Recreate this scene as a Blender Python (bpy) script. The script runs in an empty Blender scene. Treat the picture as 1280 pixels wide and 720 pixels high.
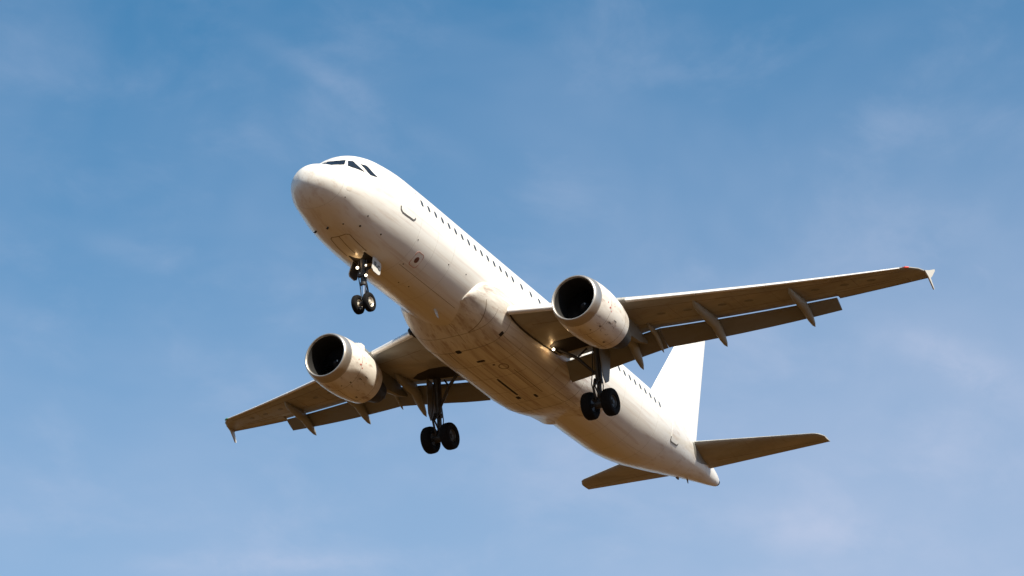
import bpy, bmesh, math, random
import numpy as np
from mathutils import Matrix, Vector
random.seed(7)
R_ = math.radians
scene = bpy.context.scene
COL = scene.collection

# ------------------------------------------------------------------ camera, sky, sun, exposure
CAM_POS = [81.4619, 53.3643, -53.5855]
CAM_R = [[-0.474028, 0.880493, 0.005483], [-0.39465, -0.206891, -0.895236], [-0.787114, -0.426531, 0.445559]]
CAM_F = 3684.45
PITCH = 2.5                      # the airliner flies slightly nose up
_c = Vector(CAM_POS)
_rot = Matrix.Rotation(R_(-PITCH), 4, 'Y')
EYE = 1.7
ALT = EYE - (_rot @ _c).z        # so that the photographer's eye is 1.7 m above the ground
FLIGHT = Matrix.Translation((0, 0, ALT)) @ _rot
cd = bpy.data.cameras.new('camera')
cd.sensor_width = 36.0
cd.lens = CAM_F / 1280 * 36.0
cd.clip_start = 0.5
cd.clip_end = 100000
cam = bpy.data.objects.new('camera', cd)
COL.objects.link(cam)
r0, r1, r2 = [Vector(r) for r in CAM_R]
cm = Matrix(((r0.x, -r1.x, -r2.x, _c.x), (r0.y, -r1.y, -r2.y, _c.y), (r0.z, -r1.z, -r2.z, _c.z), (0, 0, 0, 1)))
cam.matrix_world = FLIGHT @ cm
scene.camera = cam

SUN_EL, SUN_AZ = 47.0, 61.0      # azimuth from the nose towards the port side (world +X towards +Y)
sd = bpy.data.lights.new('sun', 'SUN')
sd.energy = 5.0
sd.angle = R_(0.53)
sd.color = (1.0, 0.93, 0.80)
sun = bpy.data.objects.new('sun', sd)
COL.objects.link(sun)
sv = Vector((math.cos(R_(SUN_EL)) * math.cos(R_(SUN_AZ)), math.cos(R_(SUN_EL)) * math.sin(R_(SUN_AZ)), math.sin(R_(SUN_EL))))
sun.rotation_euler = sv.to_track_quat('Z', 'Y').to_euler()
sun.location = (0, 0, 200)

w = bpy.data.worlds.new('World')
scene.world = w
w.use_nodes = True
wn, wl = w.node_tree.nodes, w.node_tree.links
bg = wn['Background']
sky = wn.new('ShaderNodeTexSky')
sky.sky_type = 'NISHITA'
sky.sun_disc = False
sky.sun_elevation = R_(SUN_EL)
sky.sun_rotation = R_(90 - SUN_AZ)
sky.altitude = 0
sky.air_density = 1.0
sky.dust_density = 0.6
sky.ozone_density = 1.0
# thin veils of cirrus and the paler air towards the horizon, both laid out by direction in the sky
tc = wn.new('ShaderNodeTexCoord')
def wmath(op, a, b=None):
    n = wn.new('ShaderNodeMath')
    n.operation = op
    for i, x in enumerate((a, b)):
        if x is None:
            continue
        if isinstance(x, (int, float)):
            n.inputs[i].default_value = x
        else:
            wl.new(x, n.inputs[i])
    return n.outputs[0]
def cirrus(scale, rot, nscale, lo, hi, amount, detail=6):
    mp = wn.new('ShaderNodeMapping')
    mp.inputs['Scale'].default_value = scale
    mp.inputs['Rotation'].default_value = rot
    n1 = wn.new('ShaderNodeTexNoise')
    n1.inputs['Scale'].default_value = nscale
    n1.inputs['Detail'].default_value = detail
    n1.inputs['Roughness'].default_value = 0.58
    n1.inputs['Distortion'].default_value = 0.3
    r = wn.new('ShaderNodeMapRange')
    r.interpolation_type = 'SMOOTHSTEP'
    r.inputs['From Min'].default_value = lo
    r.inputs['From Max'].default_value = hi
    r.inputs['To Max'].default_value = amount
    wl.new(tc.outputs['Generated'], mp.inputs['Vector'])
    wl.new(mp.outputs['Vector'], n1.inputs['Vector'])
    wl.new(n1.outputs['Fac'], r.inputs['Value'])
    return r.outputs['Result']
veil = cirrus((1.0, 1.0, 1.6), (0.3, 0.2, 0.9), 7.0, 0.38, 0.72, 0.12, 4)
wisp = cirrus((1.0, 2.2, 3.4), (0.5, 0.35, 0.5), 9.0, 0.46, 0.78, 0.13, 10)
fibre = cirrus((1.5, 3.0, 5.0), (0.6, 0.3, 0.4), 14.0, 0.20, 0.72, 1.0, 7)
def wdot(v):
    n = wn.new('ShaderNodeVectorMath')
    n.operation = 'DOT_PRODUCT'
    n.inputs[1].default_value = v
    wl.new(tc.outputs['Generated'], n.inputs[0])
    return n.outputs['Value']
# single cirrus streaks: centre direction, direction along, direction across, half length, half width, strength
streaks = None
for c, al, ac, hl, hw, amt in (
        ((-.7538, -.4588, .4705), (-.6506, .6216, -.4362), (-.0923, -.6349, -.7671), .0374, .0042, .14),
        ((-.8766, -.2947, .3805), (-.4537, .7698, -.4489), (-.1607, -.5661, -.8085), .0291, .0065, .22),
        ((-.7325, -.5351, .4209), (-.6627, .7019, -.2610), (-.1557, -.4701, -.8687), .0150, .0045, .10),
        ((-.7965, -.5100, .3249), (-.5329, .8459, .0212), (-.2856, -.1562, -.9455), .0500, .0045, .20),
        ((-.8773, -.3477, .3308), (-.4156, .8951, -.1614), (-.2400, -.2791, -.9298), .0520, .0085, .16),
        ((-.8221, -.4455, .3546), (-.5693, .6547, -.4973), (-.0106, -.6107, -.7918), .0286, .0109, .08),
        ((-.8553, -.2990, .4232), (-.3207, .9470, .0209), (-.4070, -.1178, -.9058), .0388, .0109, .10)):
    k = sum(a * b for a, b in zip(c, al))
    u = wmath('DIVIDE', wmath('SUBTRACT', wdot(al), k), hl)
    v_ = wmath('DIVIDE', wmath('SUBTRACT', wdot(ac), sum(a * b for a, b in zip(c, ac))), hw)
    e = wmath('MULTIPLY', wmath('ADD', wmath('MULTIPLY', u, u), wmath('MULTIPLY', v_, v_)), -1.0)
    g = wmath('MULTIPLY', wmath('MULTIPLY', wmath('POWER', 2.7183, e), fibre), amt)
    front = wmath('GREATER_THAN', wdot(c), 0.0)
    g = wmath('MULTIPLY', g, front)
    streaks = g if streaks is None else wmath('ADD', streaks, g)
# the sky is a little milkier towards the sun side
side_ = wn.new('ShaderNodeMapRange')
side_.inputs['From Min'].default_value = -0.15
side_.inputs['From Max'].default_value = 0.20
side_.inputs['To Max'].default_value = 0.21
wl.new(wdot((-.4738, .8805, -.0152)), side_.inputs['Value'])
sep = wn.new('ShaderNodeSeparateXYZ')
wl.new(tc.outputs['Generated'], sep.inputs[0])
hz = wn.new('ShaderNodeMapRange')
hz.interpolation_type = 'SMOOTHSTEP'
hz.inputs['From Min'].default_value = 0.53
hz.inputs['From Max'].default_value = 0.30
hz.inputs['To Max'].default_value = 0.36
wl.new(sep.outputs['Z'], hz.inputs['Value'])
fac = wmath('ADD', wmath('ADD', wmath('ADD', veil, wisp), streaks), wmath('ADD', hz.outputs['Result'], wmath('MULTIPLY', side_.outputs['Result'], wmath('ADD', wmath('MULTIPLY', hz.outputs['Result'], 2.0), 0.42))))
hs = wn.new('ShaderNodeHueSaturation')
hs.inputs['Saturation'].default_value = 1.44
hs.inputs['Hue'].default_value = 0.486
hs.inputs['Value'].default_value = 1.0
mx = wn.new('ShaderNodeMix')
mx.data_type = 'RGBA'
mx.inputs[7].default_value = (4.0, 4.45, 5.75, 1)
wl.new(sky.outputs['Color'], hs.inputs['Color'])
wl.new(hs.outputs['Color'], mx.inputs[6])
wl.new(fac, mx.inputs[0])
wl.new(mx.outputs[2], bg.inputs['Color'])
bg.inputs['Strength'].default_value = 0.0855

vs = scene.view_settings
vs.view_transform = 'Standard'
vs.look = 'None'
vs.exposure = 0.70
vs.gamma = 1.0
vs.use_curve_mapping = False
scene.render.engine = 'CYCLES'
scene.cycles.max_bounces = 8
scene.cycles.diffuse_bounces = 4

# ------------------------------------------------------------------ materials
def mat(name, col, rough=0.5, metal=0.0, coat=0.0, emit=None, estr=0.0):
    m = bpy.data.materials.new(name)
    m.use_nodes = True
    b = m.node_tree.nodes['Principled BSDF']
    b.inputs['Base Color'].default_value = (*col, 1)
    b.inputs['Roughness'].default_value = rough
    b.inputs['Metallic'].default_value = metal
    b.inputs['Coat Weight'].default_value = coat
    if emit:
        b.inputs['Emission Color'].default_value = (*emit, 1)
        b.inputs['Emission Strength'].default_value = estr
    return m

def grime(m, dirt, scale, lo, hi, amount, seed=0.0, rough_add=0.15, bump=0.0):
    """streaks and stains of real dirt, stretched along the air flow (local x)"""
    nt = m.node_tree
    N, L = nt.nodes, nt.links
    b = N['Principled BSDF']
    col = tuple(b.inputs['Base Color'].default_value)
    t = N.new('ShaderNodeTexCoord')
    mp = N.new('ShaderNodeMapping')
    mp.inputs['Scale'].default_value = scale
    mp.inputs['Location'].default_value = (seed, seed * 1.7, seed * 0.6)
    n = N.new('ShaderNodeTexNoise')
    n.inputs['Scale'].default_value = 1.0
    n.inputs['Detail'].default_value = 8
    n.inputs['Roughness'].default_value = 0.62
    r = N.new('ShaderNodeMapRange')
    r.inputs['From Min'].default_value = lo
    r.inputs['From Max'].default_value = hi
    r.inputs['To Max'].default_value = amount
    x = N.new('ShaderNodeMix')
    x.data_type = 'RGBA'
    x.inputs[7].default_value = (*dirt, 1)
    prev = b.inputs['Base Color'].links[0].from_socket if b.inputs['Base Color'].links else None
    if prev:
        L.new(prev, x.inputs[6])
    else:
        x.inputs[6].default_value = col
    L.new(t.outputs['Object'], mp.inputs['Vector'])
    L.new(mp.outputs['Vector'], n.inputs['Vector'])
    L.new(n.outputs['Fac'], r.inputs['Value'])
    L.new(r.outputs['Result'], x.inputs[0])
    L.new(x.outputs[2], b.inputs['Base Color'])
    return m

WHITE = mat('white_paint', (0.80, 0.775, 0.715), 0.32, coat=0.25)
grime(WHITE, (0.45, 0.36, 0.25), (0.25, 1.6, 1.6), 0.45, 0.8, 0.28, 1.3)
grime(WHITE, (0.42, 0.27, 0.17), (0.11, 4.5, 4.5), 0.51, 0.70, 0.40, 6.6)
FINW = mat('clean_white_paint', (0.80, 0.78, 0.73), 0.34, coat=0.2)
grime(FINW, (0.62, 0.56, 0.47), (0.3, 1.0, 1.0), 0.5, 0.8, 0.4, 2.4)
BELLY = mat('fairing_paint', (0.76, 0.73, 0.66), 0.38, coat=0.2)
grime(BELLY, (0.34, 0.25, 0.16), (0.22, 2.2, 2.2), 0.42, 0.72, 0.6, 4.1)
grime(BELLY, (0.26, 0.14, 0.09), (0.16, 6.0, 6.0), 0.49, 0.66, 0.55, 8.3)
grime(BELLY, (0.12, 0.08, 0.06), (0.6, 5.5, 5.5), 0.62, 0.76, 0.25, 12.1)
GREY = mat('grey_wing_paint', (0.36, 0.36, 0.335), 0.40)
grime(GREY, (0.20, 0.15, 0.10), (1.6, 0.22, 1.0), 0.42, 0.75, 0.55, 2.2)
grime(GREY, (0.56, 0.50, 0.42), (0.9, 0.35, 1.0), 0.50, 0.72, 0.55, 7.7)
grime(GREY, (0.16, 0.12, 0.08), (0.7, 4.0, 1.0), 0.56, 0.72, 0.45, 3.1)
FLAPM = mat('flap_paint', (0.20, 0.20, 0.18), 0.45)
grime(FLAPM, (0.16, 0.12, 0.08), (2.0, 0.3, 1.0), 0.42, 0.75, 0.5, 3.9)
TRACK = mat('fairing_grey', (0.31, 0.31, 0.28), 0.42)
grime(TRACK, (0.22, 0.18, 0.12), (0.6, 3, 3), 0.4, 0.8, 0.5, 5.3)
SLAT = mat('bare_leading_edge', (0.80, 0.78, 0.75), 0.34, metal=0.15)
grime(SLAT, (0.5, 0.45, 0.38), (2, 0.5, 2), 0.5, 0.8, 0.4, 6.1)
COWL = mat('cowl_paint', (0.78, 0.74, 0.67), 0.36, coat=0.2)
grime(COWL, (0.40, 0.30, 0.22), (0.5, 1.8, 1.8), 0.44, 0.72, 0.6, 2.9)
grime(COWL, (0.24, 0.12, 0.07), (1.2, 3.2, 3.2), 0.54, 0.70, 0.75, 9.4)
LIP = mat('bare_lip_metal', (0.50, 0.46, 0.41), 0.42, metal=0.85)
DARK = mat('intake_liner', (0.012, 0.011, 0.010), 0.7)
FANM = mat('fan_titanium', (0.012, 0.012, 0.013), 0.5, metal=0.3)
SPIN = mat('spinner_black', (0.012, 0.012, 0.014), 0.6)
MARKW = mat('white_mark', (0.7, 0.7, 0.7), 0.5)
NOZ = mat('hot_nozzle', (0.03, 0.026, 0.022), 0.6, metal=0.4)
GEAR = mat('gear_metal', (0.05, 0.05, 0.052), 0.5, metal=0.2)
grime(GEAR, (0.03, 0.025, 0.02), (4, 4, 4), 0.4, 0.7, 0.8, 1.1)
CHROME = mat('chrome_piston', (0.75, 0.75, 0.76), 0.18, metal=0.95)
TYRE = mat('tyre_rubber', (0.009, 0.0080, 0.0078), 0.9)
TYRE.node_tree.nodes['Principled BSDF'].inputs['Specular IOR Level'].default_value = 0.15
RIM = mat('rim_metal', (0.62, 0.56, 0.46), 0.4, metal=0.25)
RIMD = mat('dark_rim_metal', (0.055, 0.055, 0.055), 0.5, metal=0.3)
GLASS = mat('dark_window_glass', (0.012, 0.014, 0.018), 0.08, coat=0.3)
CABG = mat('cabin_window_glass', (0.05, 0.05, 0.05), 0.15)
FRAME = mat('sill_metal', (0.13, 0.12, 0.11), 0.5, metal=0.3)
SEAM = mat('panel_gap', (0.20, 0.15, 0.10), 0.7)
SEAML = mat('light_panel_gap', (0.45, 0.42, 0.37), 0.6)
BLACK = mat('vent_black', (0.02, 0.018, 0.016), 0.7)
RED = mat('red_marking', (0.45, 0.07, 0.05), 0.5)
REDL = mat('faded_red_marking', (0.50, 0.24, 0.18), 0.55)
RUST = mat('rust_disc', (0.16, 0.06, 0.035), 0.6)
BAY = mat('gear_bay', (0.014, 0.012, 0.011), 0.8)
LAMP = mat('lit_lamp', (0.9, 0.85, 0.7), 0.2, emit=(1.0, 0.86, 0.62), estr=3.0)
REDLAMP = mat('red_lamp', (0.7, 0.08, 0.06), 0.2, emit=(1.0, 0.12, 0.08), estr=0.15)
DOORM = mat('door_paint', (0.52, 0.50, 0.45), 0.45)
INK = mat('black_lettering', (0.03, 0.035, 0.035), 0.5)
MARKF = mat('faded_mark', (0.72, 0.655, 0.56), 0.5)

# ------------------------------------------------------------------ helpers: (s aft, y port, z up) in metres
def V(p):
    return (-p[0], p[1], p[2])

def obj(name, verts, faces, m, parent=None, smooth=40, mats=None, fm=None, label=None):
    me = bpy.data.meshes.new(name)
    bm = bmesh.new()
    vv = [bm.verts.new(V(p)) for p in verts]
    for i, f in enumerate(faces):
        try:
            fc = bm.faces.new([vv[k] for k in f])
            if fm:
                fc.material_index = fm[i]
        except ValueError:
            pass
    bmesh.ops.remove_doubles(bm, verts=bm.verts, dist=1e-6)
    bmesh.ops.recalc_face_normals(bm, faces=bm.faces)
    bm.to_mesh(me)
    bm.free()
    for q in (mats or [m]):
        me.materials.append(q)
    if smooth:
        for p in me.polygons:
            p.use_smooth = True
        me.set_sharp_from_angle(angle=R_(smooth))
    o = bpy.data.objects.new(name, me)
    COL.objects.link(o)
    if parent is not None:
        o.parent = parent
    if label:
        o['label'] = label
    return o

class MB:
    def __init__(self):
        self.v, self.f, self.m = [], [], []
        self.mi = 0
    def add(self, verts, faces):
        b = len(self.v)
        self.v += [tuple(p) for p in verts]
        self.f += [tuple(b + k for k in f) for f in faces]
        self.m += [self.mi] * len(faces)
        return self
    def loft(self, rings, cap0=True, cap1=True, closed=True):
        n = len(rings[0])
        v = [p for r in rings for p in r]
        f = []
        for i in range(len(rings) - 1):
            for j in range(n if closed else n - 1):
                k = (j + 1) % n
                f.append((i * n + j, i * n + k, (i + 1) * n + k, (i + 1) * n + j))
        if cap0:
            f.append(tuple(range(n)))
        if cap1:
            f.append(tuple((len(rings) - 1) * n + j for j in range(n)))
        return self.add(v, f)
    def tube(self, pts, rad, n=12, cap=True):
        pts = [Vector(p) for p in pts]
        if not hasattr(rad, '__len__'):
            rad = [rad] * len(pts)
        rings = []
        for i, p in enumerate(pts):
            d = (pts[min(i + 1, len(pts) - 1)] - pts[max(i - 1, 0)]).normalized()
            a = Vector((0, 1, 0)) if abs(d.y) < 0.9 else Vector((1, 0, 0))
            u = d.cross(a).normalized()
            q = d.cross(u)
            rings.append([tuple(p + rad[i] * (math.cos(t) * u + math.sin(t) * q)) for t in [2 * math.pi * k / n for k in range(n)]])
        return self.loft(rings, cap, cap)
    def lathe(self, prof, centre, axis='s', n=48, cap0=False, cap1=False):
        rings = []
        for a, r in prof:
            ring = []
            for k in range(n):
                t = 2 * math.pi * k / n
                c, s_ = r * math.cos(t), r * math.sin(t)
                if axis == 's':
                    ring.append((centre[0] + a, centre[1] + c, centre[2] + s_))
                elif axis == 'y':
                    ring.append((centre[0] + c, centre[1] + a, centre[2] + s_))
                else:
                    ring.append((centre[0] + c, centre[1] + s_, centre[2] + a))
            rings.append(ring)
        return self.loft(rings, cap0, cap1)
    def box(self, c, d, tilt=0.0):
        pts = []
        for i in (-1, 1):
            for j in (-1, 1):
                for k in (-1, 1):
                    x, z = i * d[0] / 2, k * d[2] / 2
                    x, z = x * math.cos(tilt) - z * math.sin(tilt), x * math.sin(tilt) + z * math.cos(tilt)
                    pts.append((c[0] + x, c[1] + j * d[1] / 2, c[2] + z))
        return self.add(pts, [(0, 1, 3, 2), (4, 5, 7, 6), (0, 1, 5, 4), (2, 3, 7, 6), (0, 2, 6, 4), (1, 3, 7, 5)])
    def plate(self, poly, y0, y1):
        """polygon in (s, z) given a thickness along y"""
        n = len(poly)
        v = [(a, y0, b) for a, b in poly] + [(a, y1, b) for a, b in poly]
        f = [tuple(range(n)), tuple(range(n, 2 * n))] + [(i, (i + 1) % n, n + (i + 1) % n, n + i) for i in range(n)]
        return self.add(v, f)
    def build(self, name, m, parent=None, smooth=40, mats=None, label=None):
        return obj(name, self.v, self.f, m, parent, smooth, mats, self.m if mats else None, label)

def pchip(xs,ys):
    xs=np.array(xs,float);ys=np.array(ys,float);h=np.diff(xs);d=np.diff(ys)/h;m=np.zeros(len(xs))
    for i in range(1,len(xs)-1):
        if d[i-1]*d[i]>0:
            w1=2*h[i]+h[i-1];w2=h[i]+2*h[i-1];m[i]=(w1+w2)/(w1/d[i-1]+w2/d[i])
    m[0]=d[0];m[-1]=d[-1]
    def f(x):
        x=min(max(x,xs[0]),xs[-1]);i=int(min(max(np.searchsorted(xs,x)-1,0),len(h)-1))
        t=(x-xs[i])/h[i];return (1+2*t)*(1-t)**2*ys[i]+t*(1-t)**2*h[i]*m[i]+t*t*(3-2*t)*ys[i+1]+t*t*(t-1)*h[i]*m[i+1]
    return f
TOP=pchip([.587,.621,.689,.843,1.1,1.44,1.75,1.9,2.1,2.6,3.147,4,5.5,8,30,32,34,36,37.2,37.5],[-.28,-.07,.07,.24,.37,.50,.59,.73,1.00,1.42,1.69,1.93,2.08,2.1,2.1,2.03,1.84,1.53,1.25,1.14])
BOT=pchip([.587,.621,.689,.843,1.1,1.44,1.867,2.464,3.147,4,5.5,8,23,26,28,30,32,34,36,37.2,37.5],[-.28,-.5,-.66,-.85,-1.06,-1.25,-1.41,-1.6,-1.77,-1.92,-1.99,-2.0,-2.0,-1.96,-1.72,-1.28,-.77,-.25,.24,.53,.62])
WID=pchip([.587,.621,.689,.843,1.1,1.44,1.867,2.464,3.147,4,5.5,8,23.5,26,28,30,32,34,36,37.2,37.5],[0.0,.24,.42,.7,.95,1.14,1.32,1.52,1.7,1.81,1.92,1.94,1.94,1.91,1.8,1.56,1.24,.88,.5,.28,.2])
def F(s,th):
    t,b,w=TOP(s),BOT(s),WID(s);return (s,w*np.sin(th),(t+b)/2+(t-b)/2*np.cos(th))

def FP(s, deg):
    return Vector(F(s, math.radians(deg)))

def FN(s, deg, e=0.02):
    p = FP(s, deg)
    a = FP(s + e, deg) - FP(s - e, deg)
    b = FP(s, deg + 1) - FP(s, deg - 1)
    n = a.cross(b)
    n.normalize()
    if n.y * p.y + n.z * (p.z - (TOP(s) + BOT(s)) / 2) < 0:
        n = -n
    return p, n

def patch(name, outline, m, parent, surf=FN, off=0.006, deep=0.02, rings=3, label=None):
    """a fitted panel that lies on a curved surface: outline of (a, b), convex"""
    fine = []
    for i, p0 in enumerate(outline):
        p1 = outline[(i + 1) % len(outline)]
        k = 1 + int(max(abs(p1[1] - p0[1]) / 4.0 if surf is not None and max(abs(q[1]) for q in outline) > 1.5 else 0, abs(p1[0] - p0[0]) / .3))
        fine += [(p0[0] + (p1[0] - p0[0]) * j / k, p0[1] + (p1[1] - p0[1]) * j / k) for j in range(k)]
    outline = fine
    ca = sum(p[0] for p in outline) / len(outline)
    cb = sum(p[1] for p in outline) / len(outline)
    v, f = [], []
    n = len(outline)
    p, nn = surf(ca, cb)
    v.append(tuple(p + nn * off))
    for k in range(1, rings + 1):
        t = k / rings
        for a, b in outline:
            p, nn = surf(ca + (a - ca) * t, cb + (b - cb) * t)
            v.append(tuple(p + nn * off))
    for a, b in outline:
        p, nn = surf(a, b)
        v.append(tuple(p - nn * deep))
    for j in range(n):
        f.append((0, 1 + j, 1 + (j + 1) % n))
    for k in range(rings):
        b0, b1 = 1 + k * n, 1 + (k + 1) * n
        for j in range(n):
            f.append((b0 + j, b0 + (j + 1) % n, b1 + (j + 1) % n, b1 + j))
    return obj(name, v, f, m, parent, 50, label=label)

def strip(mb, path, width, surf=FN, off=0.004, deep=0.006, seg=None):
    """a narrow band along a path of (a, b) on a surface"""
    if seg:
        q = []
        for i in range(len(path) - 1):
            for k in range(seg):
                t = k / seg
                q.append((path[i][0] * (1 - t) + path[i + 1][0] * t, path[i][1] * (1 - t) + path[i + 1][1] * t))
        q.append(path[-1])
        path = q
    P = [surf(a, b) for a, b in path]
    rings = []
    for i, (p, n) in enumerate(P):
        d = (P[min(i + 1, len(P) - 1)][0] - P[max(i - 1, 0)][0]).normalized()
        u = n.cross(d).normalized() * width / 2
        rings.append([tuple(p + u - n * deep), tuple(p + u + n * off), tuple(p - u + n * off), tuple(p - u - n * deep)])
    mb.loft(rings)
    return mb

def rrect(a0, a1, b0, b1, ra, rb, k=5):
    o = []
    for ca, cb, t0 in ((a1 - ra, b1 - rb, 0), (a0 + ra, b1 - rb, 90), (a0 + ra, b0 + rb, 180), (a1 - ra, b0 + rb, 270)):
        for i in range(k + 1):
            t = math.radians(t0 + 90 * i / k)
            o.append((ca + ra * math.cos(t), cb + rb * math.sin(t)))
    return o

def th_of(s, z):
    t, b = TOP(s), BOT(s)
    return math.degrees(math.acos(max(-1, min(1, (z - (t + b) / 2) / ((t - b) / 2)))))

# ------------------------------------------------------------------ the ground far below, out of the frame
def ground():
    m = mat('dry_ground', (0.068, 0.033, 0.0108), 0.9)
    m.node_tree.nodes['Principled BSDF'].inputs['Specular IOR Level'].default_value = 0.0
    grime(m, (0.084, 0.042, 0.0145), (0.004, 0.004, 0.004), 0.35, 0.65, 1.0, 3.0)
    grime(m, (0.040, 0.026, 0.007), (0.03, 0.03, 0.03), 0.5, 0.7, 0.7, 5.0)
    n, L = 24, 30000.0
    xs = [math.copysign(abs(t) ** 2.5, t) * L for t in np.linspace(-1, 1, n + 1)]
    v = [(a, b, 0.0) for a in xs for b in xs]
    f = [(i * (n + 1) + j, (i + 1) * (n + 1) + j, (i + 1) * (n + 1) + j + 1, i * (n + 1) + j + 1) for i in range(n) for j in range(n)]
    o = obj('ground', v, f, m, None, 0)
    o['kind'] = 'structure'
    return o
ground()

# ------------------------------------------------------------------ the airliner
plane = bpy.data.objects.new('airliner', None)
COL.objects.link(plane)
plane.matrix_world = FLIGHT
plane['label'] = 'white twin-engine passenger jet flying low with landing gear and flaps down'
plane['category'] = 'airliner'

# fuselage
S = sorted(set([.587, .60, .621, .65, .689, .74, .79, .843, .92, 1.0, 1.1] + [round(1.2 + .12 * i, 3) for i in range(22)] + [round(4 + .4 * i, 3) for i in range(80)] + [36.2, 36.6, 37.0, 37.2, 37.35, 37.45, 37.5]))
S = [s for s in S if s <= 37.5]
NR = 96
mb = MB()
mb.loft([[F(s, 2 * math.pi * k / NR) for k in range(NR)] for s in S[1:]], True, True)
fuselage = mb.build('fuselage', WHITE, plane, 60)

# auxiliary power unit exhaust at the tip of the tail
mb = MB()
zc = (TOP(37.5) + BOT(37.5)) / 2
mb.lathe([(37.46, .19), (37.66, .165), (37.66, .13), (37.4, .12)], (0, 0, zc - .02), n=24, cap1=True)
mb.build('exhaust', NOZ, plane)

# cockpit windows
WS = [(2.05, .8), (2.05, 5.9), (2.04, 12.4), (2.08, 23.8), (2.21, 32.4), (2.07, 36.6), (1.98, 39.3), (1.91, 32.3), (1.87, 24.8), (1.84, 18.6), (1.80, 10), (1.78, .8)]
patch('cockpit_window', WS, GLASS, plane, off=.010, rings=6)
patch('cockpit_window', [(a, -b) for a, b in WS], GLASS, plane, off=.010, rings=6)
patch('cockpit_window', [(2.22, 36.6), (2.25, 38.2), (2.28, 39.4), (2.31, 40.9), (2.35, 42.0), (2.33, 50.7), (2.36, 58.4), (2.42, 65.2), (2.51, 70.9), (2.34, 67.4), (2.19, 62.5), (2.06, 55.8), (2.0, 46.8), (2.04, 44.6), (2.1, 42.2), (2.15, 39.5)], GLASS, plane, off=.010, rings=6)
patch('cockpit_window', [(2.51, 53.3), (2.58, 54.3), (2.65, 55.2), (2.71, 56.1), (2.78, 56.9), (2.84, 62.7), (2.91, 68.0), (3.01, 72.4), (3.15, 75.8), (3.04, 75.9), (2.94, 76.0), (2.85, 75.7), (2.76, 75.3), (2.66, 70.9), (2.6, 65.6), (2.55, 59.7)], GLASS, plane, off=.010, rings=6)

# cabin windows on the port side
wpos = [6.19 + .533 * i for i in range(15)] + [14.42, 15.24]
k = 0
while 27.72 - .533 * k > 15.6:
    wpos.append(27.72 - .533 * k)
    k += 1
for s in sorted(wpos):
    a, b = th_of(s, .648 + .15), th_of(s, .648 - .15)
    patch('cabin_window', rrect(s - .10, s + .10, a, b, .085, (b - a) * .38, 4), CABG, plane, off=.004, rings=2)

# passenger doors with dark sills
def pax_door(s0, s1, z0, z1, tick):
    a, b = th_of((s0 + s1) / 2, z1), th_of((s0 + s1) / 2, z0)
    d = patch('passenger_door', rrect(s0, s1, a, b, .16, 6, 4), WHITE, plane, off=.007, rings=6)
    m_ = MB()
    o = rrect(s0, s1, a, b, .16, 6, 4)
    strip(m_, o + [o[0]], .014, off=.009)
    m_.build('door_gap', SEAML, d)
    m_ = MB()
    strip(m_, [(s0, b - tick), (s0 + .03, b - 2), (s0 + .16, b + .3), ((s0 + s1) / 2, b + .6), (s1 - .1, b + .4), (s1, b - 2.0), (s1 + .02, b - 3.5)], .065, off=.012, seg=3)
    m_.build('door_sill', FRAME, d)
    return d
pax_door(4.60, 5.62, -.40, 1.38, 6)
pax_door(29.32, 30.36, -.36, 1.30, 7)

# overwing exits: faint outlines round two windows
for s in (14.42, 15.24):
    m_ = MB()
    a, b = th_of(s, 1.0), th_of(s, -.02)
    o = rrect(s - .26, s + .26, a, b, .08, 3, 3)
    strip(m_, o + [o[0]], .012, off=.004)
    m_.build('emergency_exit', SEAML, plane, label='faint outline of an overwing exit hatch')

# static port with a red frame, on the lower port side
pn = patch('access_panel', rrect(6.52, 7.02, 128, 146, .1, 4, 4), WHITE, plane, off=.004, rings=5, label='small square panel with a red border and rusty round port')
m_ = MB()
o = rrect(6.52, 7.02, 128, 146, .1, 4, 4)
strip(m_, o + [o[0]], .03, off=.007)
m_.build('red_border', REDL, pn)
patch('round_port', [(6.76 + .12 * math.cos(t), 137 + 3.9 * math.sin(t)) for t in [2 * math.pi * i / 16 for i in range(16)]], RUST, pn, off=.010)

# small dark probes and drains on the nose and side
for s, t, r in ((3.14, 131.5, .035), (2.64, 162, .035), (3.18, 148, .05), (4.23, 139, .04), (1.80, 125, .025), (6.2, 118, .03), (8.6, 118, .03), (9.9, 114, .03), (5.9, 62, .03), (6.35, 150, .03), (7.2, 172, .03), (7.75, 168, .03)):
    p, n = FN(s, t)
    m_ = MB()
    m_.tube([tuple(p - n * .02), tuple(p + n * .008), tuple(p + n * .016)], [r, r * .9, r * .5], 10)
    m_.build('air_probe', BLACK, plane)
for s, t in ((2.54, 185), (2.86, 212)):
    p, n = FN(s, t)
    m_ = MB()
    m_.tube([tuple(p - n * .02), tuple(p + n * .07), tuple(p + n * .09 - Vector((.06, 0, 0)))], [.04, .035, .022], 8)
    m_.build('pitot_tube', BLACK, plane)
p, n = FN(1.13, 120)
patch('faded_emblem', rrect(1.66, 1.90, 101, 110, .08, 3), MARKF, plane, off=.004, label='faint worn patch of beige paint below the cockpit')

# radome joint and fuselage seams
m_ = MB()
strip(m_, [(1.50, t) for t in range(0, 361, 6)], .008, off=.003)
m_.build('radome_joint', SEAML, plane)
m_ = MB()
strip(m_, [(s, 153) for s in np.arange(6.2, 10.9, .4)], .016, off=.003)
m_.build('belly_seam', SEAM, plane)
m_ = MB()
strip(m_, [(s, 152) for s in np.arange(22.8, 29, .4)], .010, off=.003)
m_.build('belly_seam', SEAML, plane)
for s in (6.1, 7.4, 8.7, 23.9, 25.6, 27.4, 29.1, 31.6, 33.2):
    m_ = MB()
    strip(m_, [(s, t) for t in range(90, 225, 5)], .008, off=.003)
    m_.build('skin_joint', SEAML, plane)

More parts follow.
